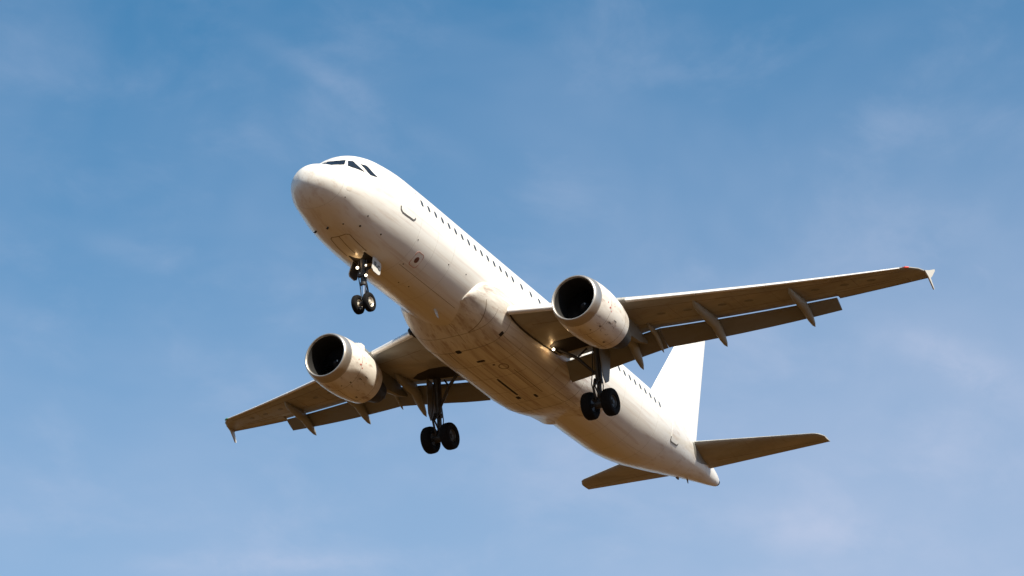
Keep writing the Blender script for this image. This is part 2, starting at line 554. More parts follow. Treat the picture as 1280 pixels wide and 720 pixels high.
# blade antennas
def blade(base, n, h, c, m):
    base, n = Vector(base), Vector(n)
    m_ = MB()
    side = Vector((1, 0, 0)).cross(n).normalized()
    rings = []
    for t, cc, w_ in ((-.05, c, .03), (.0, c, .03), (h * .6, c * .7, .022), (h, c * .42, .012)):
        o_ = base + n * t + Vector((t * .45, 0, 0))
        rings.append([tuple(o_ + Vector((cc * x, 0, 0)) + side * w_ * y) for x, y in ((-.5, 0), (-.25, 1), (.2, .8), (.5, 0), (.2, -.8), (-.25, -1))])
    m_.loft(rings)
    return m_.build('antenna', m, plane)
p, n = FN(11.2, 0); blade(p, n, .34, .42, FRAME)
p, n = FN(10.05, 171); blade(p, n, .30, .34, DOORM)
p, n = FN(33.6, 192); blade(p, n, .07, .5, FRAME)
p, n = FN(34.5, 186); blade(p, n, .16, .2, FRAME)

# belly fairing
FW = pchip([10.48, 10.6, 10.95, 11.5, 12, 13, 18.5, 20, 21.2, 22.0, 22.6], [1.40, 1.60, 1.86, 2.03, 2.11, 2.2, 2.2, 2.12, 1.97, 1.8, 1.55])
FT = pchip([10.48, 10.6, 10.95, 11.5, 12, 13, 18.5, 20, 21.2, 22.0, 22.6], [-1.38, -1.17, -.84, -.67, -.57, -.52, -.5, -.6, -.9, -1.2, -1.5])
FB = pchip([10.48, 11.0, 11.6, 12.4, 13.6, 18.2, 19.6, 20.6, 21.4, 22.6], [-1.76, -1.90, -2.05, -2.27, -2.46, -2.46, -2.38, -2.22, -2.04, -1.86])
FE = pchip([10.48, 10.9, 11.9, 19.6, 21.5, 22.6], [1.0, .86, .64, .64, .82, .95])
def fair(s, deg):
    """deg 0 = port top edge, 90 = bottom centre, 180 = starboard top edge"""
    a = math.radians(deg)
    w_, t, b = FW(s), FT(s), FB(s)
    e = FE(s)
    y = w_ * math.copysign(abs(math.cos(a)) ** e, math.cos(a))
    z = t + (b - t) * abs(math.sin(a)) ** e
    return Vector((s, y, z))
def fairN(s, deg):
    p = fair(s, deg)
    n = (fair(s + .02, deg) - fair(s - .02, deg)).cross(fair(s, deg + .5) - fair(s, deg - .5)).normalized()
    if n.y * p.y - n.z * 2 < 0:
        n = -n
    return p, n
rings = []
for s in [10.48, 10.5, 10.53, 10.57, 10.62, 10.7, 10.8, 10.9, 11, 11.2, 11.4, 11.6, 12, 12.5, 13, 14, 15, 16, 17, 18, 18.6, 19.2, 19.8, 20.3, 20.8, 21.2, 21.6, 22, 22.3, 22.6]:
    r = [tuple(fair(s, d)) for d in np.linspace(0, 180, 61)]
    inn = .80 * FW(s)
    r += [(s, -k_ * FW(s), FT(s) + h_) for k_, h_ in ((.985, .10), (.945, .19), (.88, .26), (.80, .31))] + [(s, 0, FT(s) + .4)] + [(s, k_ * FW(s), FT(s) + h_) for k_, h_ in ((.80, .31), (.88, .26), (.945, .19), (.985, .10))]
    rings.append(r)
mb = MB()
mb.loft(rings)
fairing = mb.build('belly_fairing', BELLY, plane, 55)
def fbot(s, y):
    """angle on the fairing's underside for a lateral position"""
    c = min(1, abs(y) / FW(s)) ** (1 / .64)
    d = math.degrees(math.acos(c))
    return d if y >= 0 else 180 - d
m_ = MB()
strip(m_, [(11.35 + .012 * (d - 20), d) for d in range(20, 84, 4)], .024, surf=fairN, off=.003)
strip(m_, [(13.1, d) for d in range(4, 178, 6)], .010, surf=fairN, off=.003)
strip(m_, [(s, 62) for s in np.arange(13.2, 21, .5)], .012, surf=fairN, off=.003)
strip(m_, [(s, 118) for s in np.arange(13.2, 21, .5)], .012, surf=fairN, off=.003)
strip(m_, [(18.6, d) for d in range(30, 151, 6)], .012, surf=fairN, off=.003)
strip(m_, [(s, 90.5) for s in np.arange(14.6, 18.7, .5)], .012, surf=fairN, off=.003)
strip(m_, [(s, 76) for s in np.arange(15.6, 18.4, .5)], .03, surf=fairN, off=.004)
m_.build('panel_gap', SEAM, fairing)
m_ = MB()
for s in (12.1, 14.55, 15.9, 17.4, 19.7):
    a0, a1 = ((20, 160), (40, 125), (64, 150), (30, 116), (24, 156))[(12.1, 14.55, 15.9, 17.4, 19.7).index(s)]
    strip(m_, [(s, d) for d in range(a0, a1, 5)], .013, surf=fairN, off=.0025)
for d, a, b in ((80, 14.55, 17.4), (102, 13.1, 15.9), (48, 13.1, 18.6), (134, 13.1, 17.4), (98, 18.6, 20.8), (70, 18.6, 20.8), (88, 11.3, 13.1)):
    strip(m_, [(x, d) for x in np.arange(a, b, .45)], .012, surf=fairN, off=.0025)
m_.build('access_door_gap', SEAM, fairing)
def vent(s, y, a, b):
    d = fbot(s, y)
    kd = math.degrees(b / FW(s)) * (1.0 if abs(y) > 1.2 else .5)
    patch('vent', rrect(s - a / 2, s + a / 2, d - kd, d + kd, a * .2, kd * .5, 3), BLACK, fairing, surf=fairN, off=.006, rings=2)
vent(13.1, -.35, .22, .12)
vent(13.0, 1.70, .16, .16)
vent(14.2, .16, .16, .10)
vent(16.95, -.16, 1.8, .034)
vent(18.26, .5, .30, .08)
vent(18.11, -.26, .26, .08)
vent(14.75, .40, .10, .06)
m_ = MB()
o = [(15.09 + .24 * math.cos(t), fbot(15.09, .69) + 4.0 * math.sin(t)) for t in [2 * math.pi * i / 20 for i in range(20)]]
strip(m_, o + [o[0]], .04, surf=fairN, off=.005)
m_.build('round_hatch', SEAM, fairing)
# (dark seal along the wing root is part of each wing)
# dark air inlet where the fairing meets the starboard leading edge
m_ = MB()
m_.tube([(12.42, -2.22, -1.28), (12.57, -2.26, -1.30), (13.07, -2.15, -1.32)], [.13, .16, .12], 14)
m_.build('air_inlet', BLACK, fairing)

# ------------------------------------------------------------------ wings
WB = [(1.6, 12.39, 18.72), (2.05, 12.63, 18.72), (6.4, 14.92, 18.72), (13.3, 18.54, 20.76), (16.4, 20.17, 21.62), (17.0, 20.62, 21.72)]
WLE = pchip([a for a, b, c in WB], [b for a, b, c in WB])
def lin(xs, ys):
    return lambda x: float(np.interp(x, xs, ys))
WLE = lin([1.6, 16.35, 16.6, 16.85, 16.98], [12.39, 20.14, 20.36, 20.68, 21.02])
WTE = lin([1.6, 6.4, 17.0], [18.72, 18.72, 21.72])
def wz(y):
    d = y - 2.0
    return -1.16 + .088 * d + .0029 * d * d
TWI = lin([1.6, 6.4, 17], [1.7, -0.5, -0.2])
TCR = lin([1.6, 6.4, 17], [.145, .118, .105])
def foil(x, up, tc):
    x = min(max(x, 0.0), 1.0)
    t = 5 * tc * (.2969 * math.sqrt(x) - .1260 * x - .3516 * x * x + .2843 * x ** 3 - .1036 * x ** 4)
    c = .018 * 4 * x * (1 - x) * (.6 + .8 * x)
    return c + t if up else c - t
def wpt(y, x, up, dz=0.0):
    le, te = WLE(y), WTE(y)
    c = te - le
    z = foil(x, up, TCR(y)) * c + dz
    a = R_(TWI(y))
    s_ = x * c
    return (le + s_ * math.cos(a) + z * math.sin(a), y, wz(y) - s_ * math.sin(a) + z * math.cos(a))
def wlow(y, x):
    return Vector(wpt(y, x, False))

LOWX = lin([1.6, 3, 6.4, 13.3], [.76, .76, .70, .76])
UPX = lin([1.6, 3, 6.4, 13.3], [.90, .90, .865, .915])
NOSEX = lin([1.6, 3, 6.4, 13.3], [.865, .865, .815, .885])
def wing(side):
    def sd_(pts):
        return [(p[0], p[1] * side, p[2]) for p in pts]
    def ring(y, xl, xu):
        if xl < 1:
            xl, xu = LOWX(y), UPX(y)
        lo = [xl * (1 - math.cos(math.pi / 2 * k / 14)) for k in range(14, 0, -1)]
        hi = [xu * (1 - math.cos(math.pi / 2 * k / 14)) for k in range(0, 15)]
        r = [wpt(y, x, False) for x in lo] + [wpt(y, x, True) for x in hi]
        e = wpt(y, xu, True)
        r.append((e[0], e[1], e[2] - .025))
        e2 = wpt(y, xl + .01, True)
        r.append((e2[0], e2[1], e2[2] - .05 * (1 if xu > xl else 0) - .012))
        return sd_(r)
    XL, XU = .75, .91
    ys = [(1.6, XL, XU)] + [(y, XL, XU) for y in (2.05, 3, 4, 5, 6, 6.4, 7.5, 9, 10.5, 12, 13.39)] + [(13.395, 1, 1), (14.2, 1, 1), (15.2, 1, 1), (16.0, 1, 1), (16.35, 1, 1), (16.6, 1, 1), (16.75, 1, 1), (16.85, 1, 1), (16.98, 1, 1)]
    m_ = MB()
    m_.loft([ring(*q) for q in ys])
    wg = m_.build('wing', GREY, plane, 40)

    # flaps run out and down
    GAP = .043
    def flap_ring(y, cf=.26, defl=30):
        c = WTE(y) - WLE(y)
        nose = NOSEX(y)
        cf = float(np.interp(y, [6.4, 13.3], [.27, .31]))
        cl = cf * c if y > 6.4 else cf * 3.85
        a0 = Vector(wpt(y, nose, True))
        a0.z -= GAP * c + .03
        d = R_(defl) + R_(TWI(y))
        out = []
        xs = [.5 * (1 - math.cos(math.pi * k / 12)) for k in range(13)]
        for up in (False, True):
            for x in (reversed(xs) if not up else xs[1:-1]):
                tt = 5 * .15 * (.2969 * math.sqrt(x) - .1260 * x - .3516 * x * x + .2843 * x ** 3 - .1015 * x ** 4)
                z = (tt if up else -tt * .75) * cl
                out.append((a0.x + (x * math.cos(d) + z * math.sin(d)) * 1.0 * cl if False else a0.x + x * cl * math.cos(d) + z * math.sin(d), y, a0.z - x * cl * math.sin(d) + z * math.cos(d)))
        return sd_(out)
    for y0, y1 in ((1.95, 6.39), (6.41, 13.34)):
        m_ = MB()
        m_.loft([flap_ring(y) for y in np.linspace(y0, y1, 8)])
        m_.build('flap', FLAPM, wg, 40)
    # slats along the leading edge
    for y0, y1 in ((2.25, 5.05), (6.42, 8.9), (8.93, 11.4), (11.43, 13.9), (13.93, 16.25)):
        rings = []
        for y in np.linspace(y0, y1, 5):
            c = WTE(y) - WLE(y)
            o_ = [wpt(y, x, False) for x in (.045, .03, .018, .008, .002)] + [wpt(y, 0, True)] + [wpt(y, x, True) for x in (.002, .008, .02, .04, .07, .10, .14)]
            i_ = [(p[0] + .012 * c + .02, p[1], p[2] - .004 * c) for p in [wpt(y, x, True) for x in (.10, .07, .04, .02, .008)]] + [(p[0] + .012 * c + .02, p[1], p[2] + .006 * c) for p in [wpt(y, x, False) for x in (.008, .025)]]
            pts = o_ + i_
            pv = Vector(wpt(y, .07, True))
            a = R_(14)
            r = []
            for p in pts:
                d = Vector(p) - pv
                r.append((pv.x + d.x * math.cos(a) + d.z * math.sin(a) * 1.0 - .035 * c, y, pv.z + d.z * math.cos(a) + d.x * math.sin(a) - .016 * c))
            rings.append(sd_(r))
        m_ = MB()
        m_.loft(rings)
        m_.build('slat', SLAT, wg, 40)
    # wing tip fence
    zt = wz(16.95)
    m_ = MB()
    poly = [(21.02, zt + .01), (21.45, zt + .19), (22.06, zt + .50), (22.11, zt + .45), (21.85, zt + .10), (21.66, zt - .07), (21.93, zt - .48), (21.87, zt - .51), (21.38, zt - .12)]
    rings = []
    for o_, k in ((-.028, 1), (.028, 1)):
        rings.append([(a, side * (16.98 + o_ + abs(b - zt) * .10), b) for a, b in poly])
    m_.loft(rings)
    m_.build('wing_fence', DOORM, wg, 30)
    m_ = MB()
    e = Vector(wpt(16.42, .01, True))
    m_.tube(sd_([(e.x - .05, 16.36, e.z - .02), (e.x - .01, 16.46, e.z - .02), (e.x + .08, 16.58, e.z - .01)]), [.025, .04, .025], 10)
    m_.build('navigation_light', REDLAMP if side > 0 else mat('green_lamp', (.05, .3, .12), .2), wg)
    # aileron gap and underwing panel lines
    def low(y, x):
        p = wlow(y, x)
        n = (wlow(y, min(x + .01, 1)) - wlow(y, x - .01)).cross(wlow(y + .05, x) - wlow(y - .05, x)).normalized()
        if n.z > 0:
            n = -n
        return Vector((p.x, p.y * side, p.z)), Vector((n.x, n.y * side, n.z))
    m_ = MB()
    strip(m_, [(13.4, .99), (13.4, .74), (14.8, .73), (16.2, .72), (16.2, .99)], .02, surf=low, off=.003, seg=4)
    strip(m_, [(y, .18) for y in np.linspace(2.6, 16.2, 14)], .018, surf=low, off=.003)
    strip(m_, [(y, .62) for y in np.linspace(2.6, 16.2, 14)], .014, surf=low, off=.003)
    for y in (7.6, 10.0, 11.4, 14.4):
        strip(m_, [(y, x) for x in (.18, .3, .45, .62)], .012, surf=low, off=.003)
    m_.build('panel_gap', SEAM, wg)
    for y in (7.1, 8.1, 9.4, 10.4, 12.9, 14.0, 15.0):
        patch('access_hatch', [(y + .17 * math.cos(t), .40 + .21 / (WTE(y) - WLE(y)) * .5 * math.sin(t)) for t in [2 * math.pi * i / 14 for i in range(14)]], FLAPM, wg, surf=low, off=.004, rings=1)

    m_ = MB()
    strip(m_, [(2.14, x) for x in np.linspace(.02, .72, 16)], .07, surf=low, off=.03, deep=.02)
    m_.build('root_seal', BLACK, wg)
    # flap track fairings
    def canoe(y, x0, tip, w_, h_, bend=.62):
        A = wlow(y, x0)
        B = wlow(y, .80) + Vector((0, 0, -.20))
        Tp = Vector(tip)
        Mx = wlow(y, (x0 + .8) / 2) + Vector((0, 0, -.13))
        ctr = [A + Vector((0, 0, .03)), A.lerp(Mx, .35) + Vector((0, 0, -.03)), Mx, Mx.lerp(B, .6), B, B.lerp(Tp, .3) + Vector((0, 0, .02)), B.lerp(Tp, .6) + Vector((0, 0, .02)), B.lerp(Tp, .85), Tp]
        hs_ = [.05, .5, .85, 1, 1.0, .95, .75, .4, .04]
        rings = []
        for p, q in zip(ctr, hs_):
            rings.append([(p.x, (y + w_ * q ** .8 * math.sin(t)) * side, p.z + h_ * q * math.cos(t) * (1.0 if math.cos(t) < 0 else .8)) for t in [2 * math.pi * i / 20 for i in range(20)]])
        m_ = MB()
        m_.loft(rings)
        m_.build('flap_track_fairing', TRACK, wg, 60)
    canoe(12.1, .14, (21.02, 0, -.66), .18, .24)
    canoe(8.6, .14, (19.92, 0, -1.26), .20, .28)
    canoe(5.2, .42, (18.95, 0, -1.98), .20, .30)
    canoe(6.25, .60, (18.75, 0, -1.52), .09, .15)
    # dark gear bay in the wing root, widened to paint in nearby shade
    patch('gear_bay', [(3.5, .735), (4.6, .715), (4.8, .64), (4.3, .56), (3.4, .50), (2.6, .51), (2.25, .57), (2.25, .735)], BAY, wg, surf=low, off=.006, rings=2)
    return wg
wing_p = wing(1)
wing_s = wing(-1)

# landing lights under the wing roots
def lamp_unit(name, p, r, parent, d=(-1, .25, -.35), energy=0.0, mlamp=LAMP):
    p, d = Vector(p), Vector(d).normalized()
    m_ = MB()
    m_.tube([tuple(p - d * r * 1.6), tuple(p - d * r * .5), tuple(p), tuple(p - d * .012)], [r * .5, r * 1.05, r * 1.12, r * .95], 16)
    o_ = m_.build(name, FRAME, parent)
    return o_
def lens(p, r, parent, d=(-1, .25, -.35)):
    p, d = Vector(p), Vector(d).normalized()
    m_ = MB()
    m_.tube([tuple(p - d * .02), tuple(p + d * .015), tuple(p + d * .04)], [r * .9, r * .9, r * .3], 16)
    return m_.build('landing_light', LAMP, parent)
def glow(p, watts, parent, size=.06):
    ld = bpy.data.lights.new('lamp_glow', 'POINT')
    ld.energy = watts
    ld.color = (1.0, .62, .28)
    ld.shadow_soft_size = size
    o_ = bpy.data.objects.new('lamp_glow', ld)
    COL.objects.link(o_)
    o_.parent = parent
    o_.location = V(p)
q = wlow(2.38, .60)
lens((q.x - .05, 2.36, q.z - .12), .066, wing_p)
glow((q.x - .14, 2.38, q.z - .18), 2.6, wing_p)

# ------------------------------------------------------------------ engines
def engine(side):
    c = (0, 5.75 * side, -2.03)
    m_ = MB()
    # fan cowl, one shell with an inner wall
    m_.lathe([(11.86, 1.07), (12.1, 1.105), (12.5, 1.135), (13.0, 1.14), (13.5, 1.11), (14.0, 1.055), (14.3, 1.0), (14.55, .945), (14.53, .925), (14.2, .95), (13.6, .93), (12.9, .90), (12.3, .89), (11.86, .89)], c, n=64)
    en = m_.build('engine', COWL, plane, 50)
    m_ = MB()
    m_.lathe([(11.86, 1.073), (11.72, 1.05), (11.60, 1.02), (11.52, .99), (11.48, .955), (11.47, .93), (11.485, .908), (11.51, .895), (11.55, .885), (11.56, .88)], c, n=64)
    m_.build('inlet_lip', LIP, en, 60)
    m_ = MB()
    m_.lathe([(11.555, .884), (11.62, .868), (11.74, .857), (12.1, .846), (12.62, .852), (12.95, .86), (12.95, .3)], c, n=64)
    m_.build('inlet_duct', DARK, en, 50)
    # fan blades
    m_ = MB()
    for k in range(36):
        a = 2 * math.pi * k / 36
        rows = []
        for r_, tw, ch in ((.24, 25, .16), (.5, 42, .19), (.84, 60, .21)):
            u = Vector((0, math.cos(a), math.sin(a)))
            t = Vector((0, -math.sin(a), math.cos(a)))
            d = Vector((math.cos(R_(tw)), 0, 0)) + t * math.sin(R_(tw)) * side
            o_ = Vector((12.62, c[1], c[2])) + u * r_
            nrm = u.cross(d).normalized() * .012
            rows.append([tuple(o_ - d * ch / 2), tuple(o_ + nrm), tuple(o_ + d * ch / 2), tuple(o_ - nrm)])
        m_.loft(rows)
    m_.build('fan', FANM, en, 30)
    m_ = MB()
    m_.lathe([(12.22, .008), (12.25, .05), (12.34, .12), (12.46, .19), (12.62, .255), (12.72, .26)], c, n=32, cap0=True, cap1=True)
    sp = m_.build('spinner', SPIN, en, 60)
    m_ = MB()
    def spn(s_, deg):
        r_ = float(np.interp(s_, [12.22, 12.25, 12.34, 12.46, 12.62], [.008, .05, .12, .19, .255]))
        a = math.radians(deg)
        n_ = Vector((-.6, math.cos(a) * .8, math.sin(a) * .8)).normalized()
        return Vector((s_, c[1] + r_ * math.cos(a), c[2] + r_ * math.sin(a))), n_
    strip(m_, [(12.30 + .0016 * t, 20 + t) for t in range(0, 110, 10)], .05, surf=spn, off=.004)
    m_.build('spiral_mark', MARKW, sp)
    # core cowl, nozzle and plug
    m_ = MB()
    m_.lathe([(13.4, .78), (14.2, .76), (14.8, .68), (15.4, .54), (15.75, .45), (15.74, .42), (15.2, .40)], c, n=40)
    m_.lathe([(15.1, .30), (15.7, .26), (16.1, .14), (16.35, .02)], c, n=24, cap1=True)
    m_.lathe([(13.0, .95), (13.3, .95), (13.4, .70)], c, n=40)
    m_.build('core_nozzle', NOZ, en, 50)
    # pylon
    prof = [(12.55, -.88, .06), (13.2, -.70, .16), (14.2, -.52, .2), (14.9, -.62, .2), (16.2, -.8, .2), (17.4, -1.0, .12), (18.2, -1.12, .03)]
    bot = [-.92, -.98, -1.3, -1.55, -1.68, -1.5, -1.22]
    rings = []
    for (s_, zt, hw), zb in zip(prof, bot):
        rings.append([(s_, c[1] - hw * .8, zt), (s_, c[1] - hw * .3, zt + .04), (s_, c[1] + hw * .3, zt + .04), (s_, c[1] + hw * .8, zt), (s_, c[1] + hw, (zt + zb) / 2), (s_, c[1] + hw * .8, zb), (s_, c[1], zb - .03), (s_, c[1] - hw * .8, zb), (s_, c[1] - hw, (zt + zb) / 2)])
    m_ = MB()
    m_.loft(rings)
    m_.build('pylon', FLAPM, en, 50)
    # cowl surface for marks: b = angle, 0 = port side, -90 = bottom
    def cw(s_, deg):
        r_ = float(np.interp(s_, [11.86, 12.1, 12.5, 13.0, 13.5, 14.0, 14.3, 14.55], [1.07, 1.105, 1.135, 1.14, 1.11, 1.055, 1.0, .945]))
        a = math.radians(deg)
        n_ = Vector((0, math.cos(a), math.sin(a)))
        return Vector((s_, c[1] + r_ * n_.y, c[2] + r_ * n_.z)), n_
    m_ = MB()
    for s_ in (11.88, 12.62, 14.05):
        strip(m_, [(s_, d) for d in range(0, 361, 6)], .012, surf=cw, off=.003)
    strip(m_, [(s_, -90) for s_ in np.arange(12.62, 14.6, .2)], .016, surf=cw, off=.003)
    o_ = rrect(12.75, 13.35, -62, -40, .06, 3, 3)
    strip(m_, o_ + [o_[0]], .014, surf=cw, off=.003)
    m_.build('cowl_gap', SEAM, en)
    for s_, d, a, b in ((12.36, -4, .05, 4.5), (12.54, -12, .11, 3.8), (12.70, -17, .05, 3.8), (12.62, -5, .04, 2), (12.9, -2, .04, 2.6)):
        patch('warning_mark', [(s_ - a * .5, d - b * .5), (s_ + a * .5, d - b * .3), (s_ + a * .3, d + b * .5), (s_ - a * .35, d + b * .4)], RED, en, surf=cw, off=.004, rings=1)
    for s_, d, a, b in ((12.9, -38, .16, 2.0), (12.55, -56, .10, 3), (13.7, -78, .14, 4), (13.35, 30, .06, 2.4), (13.2, -28, .22, 1.6), (12.4, -75, .05, 3)):
        patch('cowl_latch', rrect(s_ - a / 2, s_ + a / 2, d - b / 2, d + b / 2, a * .2, b * .2, 2), FRAME, en, surf=cw, off=.004, rings=1)
    for sg in (-1, 1):
        m_ = MB()
        m_.plate([(12.75, -1.08), (13.25, -.88), (13.55, -.88), (13.6, -1.2), (12.9, -1.2)], c[1] + sg * .62 - .012, c[1] + sg * .62 + .012)
        if sg == -side:
            m_.build('nacelle_strake', COWL, en, 30)
    return en
engine(1)
engine(-1)

# ------------------------------------------------------------------ tail
def surf_ring(le, te, zc_, y, tc, axis='y', inc=0.0, side=1):
    c = te - le
    xs = [.5 * (1 - math.cos(math.pi * k / 14)) for k in range(15)]
    out = []
    for up in (False, True):
        for x in (reversed(xs) if not up else xs[1:-1]):
            t = 5 * tc * (.2969 * math.sqrt(x) - .1260 * x - .3516 * x * x + .2843 * x ** 3 - .1015 * x ** 4) * c
            h = t if up else -t
            if axis == 'y':
                out.append((le + x * c, y * side, zc_ + h - inc * x * c))
            else:
                out.append((le + x * c, h, zc_))
    return out
# fin: stations along z
FLE = lin([1.2, 1.9, 2.3, 7.7, 7.85, 7.95], [28.0, 28.9, 30.05, 34.38, 34.62, 35.0])
FTE = lin([1.2, 2.3, 7.95], [35.2, 35.45, 36.74])
m_ = MB()
m_.loft([surf_ring(FLE(z), FTE(z), z, 0, .09 if z > 2.2 else .05, 'z') for z in (1.2, 1.9, 2.3, 3, 4, 5, 6, 7, 7.5, 7.7, 7.85, 7.95)])
fin = m_.build('tail_fin', FINW, plane, 40)
def finS(z, x):
    le, te = FLE(z), FTE(z)
    c = te - le
    t = 5 * .09 * (.2969 * math.sqrt(x) - .1260 * x - .3516 * x * x + .2843 * x ** 3 - .1015 * x ** 4) * c
    return Vector((le + x * c, t, z)), Vector((0, 1, 0))
m_ = MB()
strip(m_, [(z, .70) for z in np.linspace(2.4, 7.8, 10)], .010, surf=finS, off=.003)
m_.build('rudder_gap', SEAML, fin)
def tailplane(side):
    m_ = MB()
    L_ = lin([.2, 5.95, 6.15, 6.32], [32.35, 35.33, 35.50, 35.88])
    T_ = lin([.2, 6.32], [35.75, 36.62])
    Z_ = lin([.2, 6.22], [.84, 1.36])
    ys = (.2, .8, 1.5, 2.5, 3.5, 4.5, 5.3, 5.95, 6.05, 6.15, 6.25, 6.32)
    m_.loft([surf_ring(L_(y), T_(y), Z_(y), y, .10, 'y', .02, side) for y in ys])
    tp = m_.build('tailplane', GREY, plane, 40)
    def low(y, x):
        c = T_(y) - L_(y)
        t = 5 * .10 * (.2969 * math.sqrt(x) - .1260 * x - .3516 * x * x + .2843 * x ** 3 - .1015 * x ** 4) * c
        return Vector((L_(y) + x * c, y * side, Z_(y) - t - .02 * x * c)), Vector((0, 0, -1))
    m_ = MB()
    strip(m_, [(y, .70) for y in np.linspace(1.2, 6.0, 8)], .018, surf=low, off=.003)
    m_.build('elevator_gap', SEAM, tp)
    m_ = MB()
    strip(m_, [(y, .012) for y in np.linspace(1.0, 5.85, 10)], .05, surf=low, off=.004)
    return tp
tailplane(1)
tailplane(-1)
# darker rub plate where the tailplane pivots into the fuselage
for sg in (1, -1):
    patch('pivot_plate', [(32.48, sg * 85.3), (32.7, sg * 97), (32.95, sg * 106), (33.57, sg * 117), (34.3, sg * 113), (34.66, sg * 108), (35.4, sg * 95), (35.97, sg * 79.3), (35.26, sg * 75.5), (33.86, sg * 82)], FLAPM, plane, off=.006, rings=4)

# ------------------------------------------------------------------ landing gear
def wheel(cs, cy, cz, R, W, rimr, rm, face):
    """face: +1 the hub dish faces port"""
    m_ = MB()
    h = W / 2
    m_.lathe([(-h * .55, rimr * .35), (-h * .62, rimr * .9), (-h * .75, rimr), (h * .75, rimr), (h * .62, rimr * .9), (h * .30, rimr * .78), (h * .28, rimr * .42), (h * .66, rimr * .34), (h * .70, rimr * .18), (h * .5, .01)], (cs, cy, cz), 'y', 32, True, True)
    wh = m_.build('wheel', rm, plane, 35)
    m_ = MB()
    m_.lathe([(-h * .72, rimr * 1.0), (-h * .92, rimr * 1.22), (-h, R * .80), (-h * .93, R * .90), (-h * .72, R * .97), (-h * .35, R), (h * .35, R), (h * .72, R * .97), (h * .93, R * .90), (h, R * .80), (h * .92, rimr * 1.22), (h * .72, rimr * 1.0), (h * .5, rimr * .97), (-h * .5, rimr * .97), (-h * .72, rimr * 1.0)], (cs, cy, cz), 'y', 48)
    m_.build('tyre', TYRE, wh, 50)
    if face:
        m_ = MB()
        for k in range(8):
            a = 2 * math.pi * k / 8
            m_.box((cs + rimr * .62 * math.cos(a), cy + face * h * .34, cz + rimr * .62 * math.sin(a)), (rimr * .2, h * .12, rimr * .2))
        m_.build('brake_slots', BLACK, wh, 0)
    return wh

ZM, ZN, SM, SN = -3.754, -3.764, 17.71, 5.074
def main_gear(side):
    Y0 = 3.795 * side
    m_ = MB()
    m_.tube([(17.35, Y0, -1.05), (17.45, Y0, -1.7), (17.58, Y0, -2.75)], [.18, .145, .13], 18)
    m_.tube([(17.57, Y0, -2.7), (17.58, Y0, -2.85)], [.165, .165], 18)
    m_.tube([(17.71, Y0 - .62, ZM), (17.71, Y0 + .62, ZM)], .075, 14)
    m_.tube([(17.60, Y0, -2.75), (17.71, Y0, ZM + .02)], [.10, .11], 14)
    m_.tube([(17.71, Y0 - .22, ZM), (17.71, Y0 + .22, ZM)], .17, 14)
    # hydraulic lines
    for dy, ds in ((.14, -.14), (-.15, -.12), (.05, .2)):
        m_.tube([(17.42 + ds, Y0 + dy, -1.4), (17.5 + ds, Y0 + dy * 1.2, -2.3), (17.56 + ds * 1.4, Y0 + dy * 1.6, -2.9), (17.62 + ds, Y0 + dy, -3.5)], .022, 6)
    leg = m_.build('main_gear_leg', GEAR, plane, 40)
    m_ = MB()
    m_.tube([(17.60, Y0, -2.75), (17.69, Y0, -3.55)], .095, 16)
    m_.build('oleo_piston', GEAR, leg, 40)
    m_ = MB()
    for sg in (-1, 1):
        m_.tube([(17.42, Y0 + sg * .10, -2.72), (17.16, Y0 + sg * .03, -3.15)], [.05, .035], 8)
        m_.tube([(17.16, Y0 + sg * .03, -3.15), (17.58, Y0 + sg * .12, -3.66)], [.035, .05], 8)
    m_.build('torque_link', GEAR, leg, 40)
    m_ = MB()
    m_.tube([(17.5, Y0 - side * .1, -2.45), (17.1, Y0 - side * .75, -1.75), (16.7, Y0 - side * 1.5, -1.32)], [.06, .075, .06], 10)
    m_.tube([(17.3, Y0 - side * .4, -1.3), (17.1, Y0 - side * .75, -1.75)], .04, 8)
    m_.build('side_brace', GEAR, leg, 40)
    m_ = MB()
    for sg in (-1, 1):
        m_.tube([(17.71, Y0 + sg * .46 - .13, ZM), (17.71, Y0 + sg * .46 + .10, ZM)], .23, 20)
    m_.build('brake_pack', GEAR, leg, 40)
    m_ = MB()
    yo = Y0 + side * .30
    rings = []
    for o_ in (-.02, .02):
        rings.append([(a, yo + side * (o_ + (b + 1.3) * -.03), b) for a, b in ((17.0, -1.20), (18.05, -1.28), (17.98, -2.0), (17.82, -2.75), (17.52, -2.95), (17.28, -2.7), (17.1, -1.9))])
    m_.loft(rings)
    m_.build('gear_door', FLAPM, leg, 30)
    for sg in (-1, 1):
        wheel(SM, Y0 + sg * .464, ZM, .584, .43, .27, RIMD, 1)
main_gear(1)
main_gear(-1)

# nose gear
m_ = MB()
m_.tube([(4.92, 0, -1.85), (4.97, 0, -2.3), (5.03, 0, -2.95)], [.13, .115, .11], 16)
m_.tube([(5.03, 0, -2.9), (5.035, 0, -3.0)], [.14, .14], 16)
m_.tube([(SN, -.30, ZN), (SN, .30, ZN)], .05, 12)
m_.tube([(SN, -.12, ZN), (SN, .12, ZN)], .10, 12)
m_.tube([(5.0, 0, -2.4), (5.65, 0, -1.9)], [.05, .06], 10)
m_.tube([(4.97, -.2, -2.32), (4.97, .2, -2.32)], [.09, .09], 10)
m_.box((4.93, 0, -2.62), (.16, .36, .10))
m_.tube([(4.9, .18, -2.0), (4.95, .2, -2.6), (5.0, .12, -3.1), (5.04, .08, -3.6)], .02, 6)
m_.tube([(4.9, -.18, -2.0), (4.95, -.2, -2.6), (5.0, -.12, -3.1), (5.04, -.08, -3.6)], .02, 6)
nleg = m_.build('nose_gear_leg', GEAR, plane, 40)
m_ = MB()
m_.tube([(5.035, 0, -2.98), (5.07, 0, -3.68)], .07, 16)
m_.build('oleo_piston', CHROME, nleg, 40)
m_ = MB()
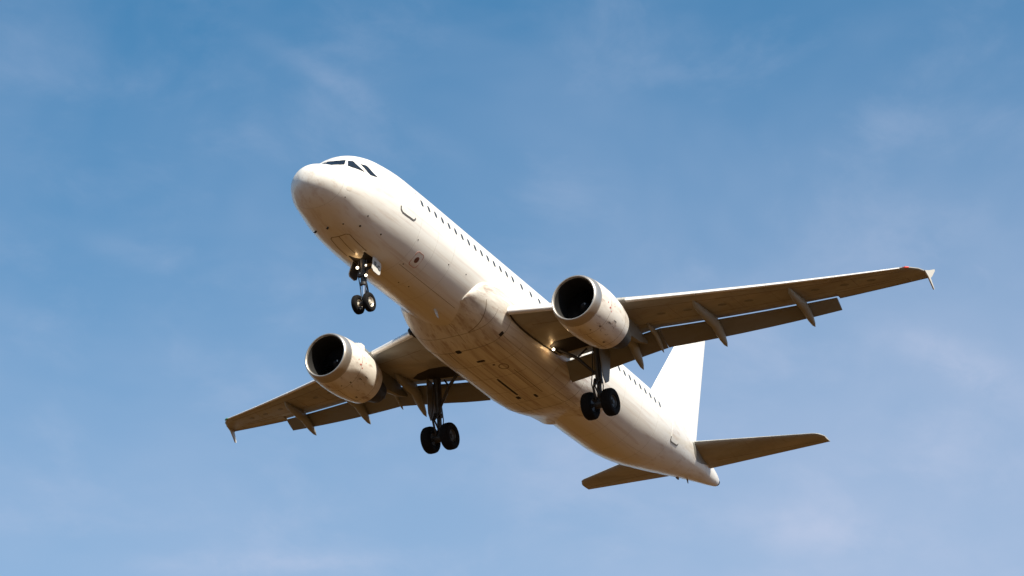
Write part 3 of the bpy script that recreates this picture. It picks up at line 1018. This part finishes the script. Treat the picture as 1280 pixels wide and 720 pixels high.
for sg in (-1, 1):
    m_.tube([(5.12, sg * .07, -2.9), (5.36, sg * .03, -3.2)], [.04, .03], 8)
    m_.tube([(5.36, sg * .03, -3.2), (5.12, sg * .07, -3.6)], [.03, .04], 8)
m_.build('torque_link', GEAR, nleg, 40)
for sg in (-1, 1):
    wheel(SN, sg * .25, ZN, .381, .225, .20, RIM, 1)
for p, r in (((4.80, -.16, -2.32), .062), ((4.86, .20, -2.70), .058), ((4.80, .22, -2.30), .06)):
    h_ = lamp_unit('lamp_housing', p, r * 1.1, nleg)
    lens(p, r if p[1] != .22 else r * .6, nleg)
glow((4.68, -.16, -2.16), 1.1, nleg)
# open bay and doors
def bel(s, y):
    w_ = WID(s)
    return FN(s, 180 - math.degrees(math.asin(max(-1, min(1, y / w_)))))
patch('gear_bay', [(4.45, -.36), (4.45, .36), (4.9, .4), (5.55, .4), (5.55, -.4), (4.9, -.4)], BAY, plane, surf=bel, off=.008, rings=3)
m_ = MB()
for sg in (-1, 1):
    strip(m_, [(3.12, 0), (3.12, sg * .30), (3.22, sg * .42), (3.8, sg * .44), (4.45, sg * .44)], .03, surf=bel, off=.004, seg=3)
strip(m_, [(s, 0) for s in np.arange(3.12, 4.4, .2)], .022, surf=bel, off=.004)
m_.build('gear_door_gap', SEAM, plane)
for sg in (-1, 1):
    m_ = MB()
    rings = []
    for o_ in (-.015, .015):
        rings.append([(a, sg * (.46 + o_ + (-1.9 - b) * .10), b) for a, b in ((4.92, -1.88), (5.14, -1.90), (5.48, -2.00), (5.47, -2.16), (5.34, -2.54), (5.2, -2.62), (4.84, -2.60), (4.76, -2.50))])
    m_.loft(rings)
    dr = m_.build('nose_gear_door', DOORM, plane, 30)
    m_ = MB()
    rings = []
    for o_ in (-.030, -.018):
        rings.append([(a, sg * (.46 + o_ + (-1.9 - b) * .10), b) for a, b in ((4.93, -1.90), (5.14, -1.92), (5.46, -2.02), (5.45, -2.16), (5.33, -2.53), (5.2, -2.60), (4.85, -2.58), (4.78, -2.50))])
    m_.loft(rings)
    m_.build('door_liner', BAY, dr, 30)
    if sg > 0:
        for ch, s_, z_ in (('R', 4.92, -2.34), ('C', 5.15, -2.40)):
            cu = bpy.data.curves.new('lettering', 'FONT')
            cu.body = ch
            cu.size = .32
            cu.extrude = .004
            to = bpy.data.objects.new('lettering', cu)
            me = bpy.data.meshes.new_from_object(to)
            bpy.data.objects.remove(to)
            me.materials.append(INK)
            lo = bpy.data.objects.new('lettering', me)
            COL.objects.link(lo)
            lo.parent = dr
            # reads from the port side: text x runs aft, text up is up
            X, Z = Vector((-1, 0, 0)), Vector((0, .10, 1)).normalized()
            lo.matrix_local = Matrix(((X.x, Z.x, 0, -s_), (X.y, -.10, 1, .46 + .02 + (-1.9 - z_) * .10 + .004), (X.z, Z.z, 0, z_), (0, 0, 0, 1)))
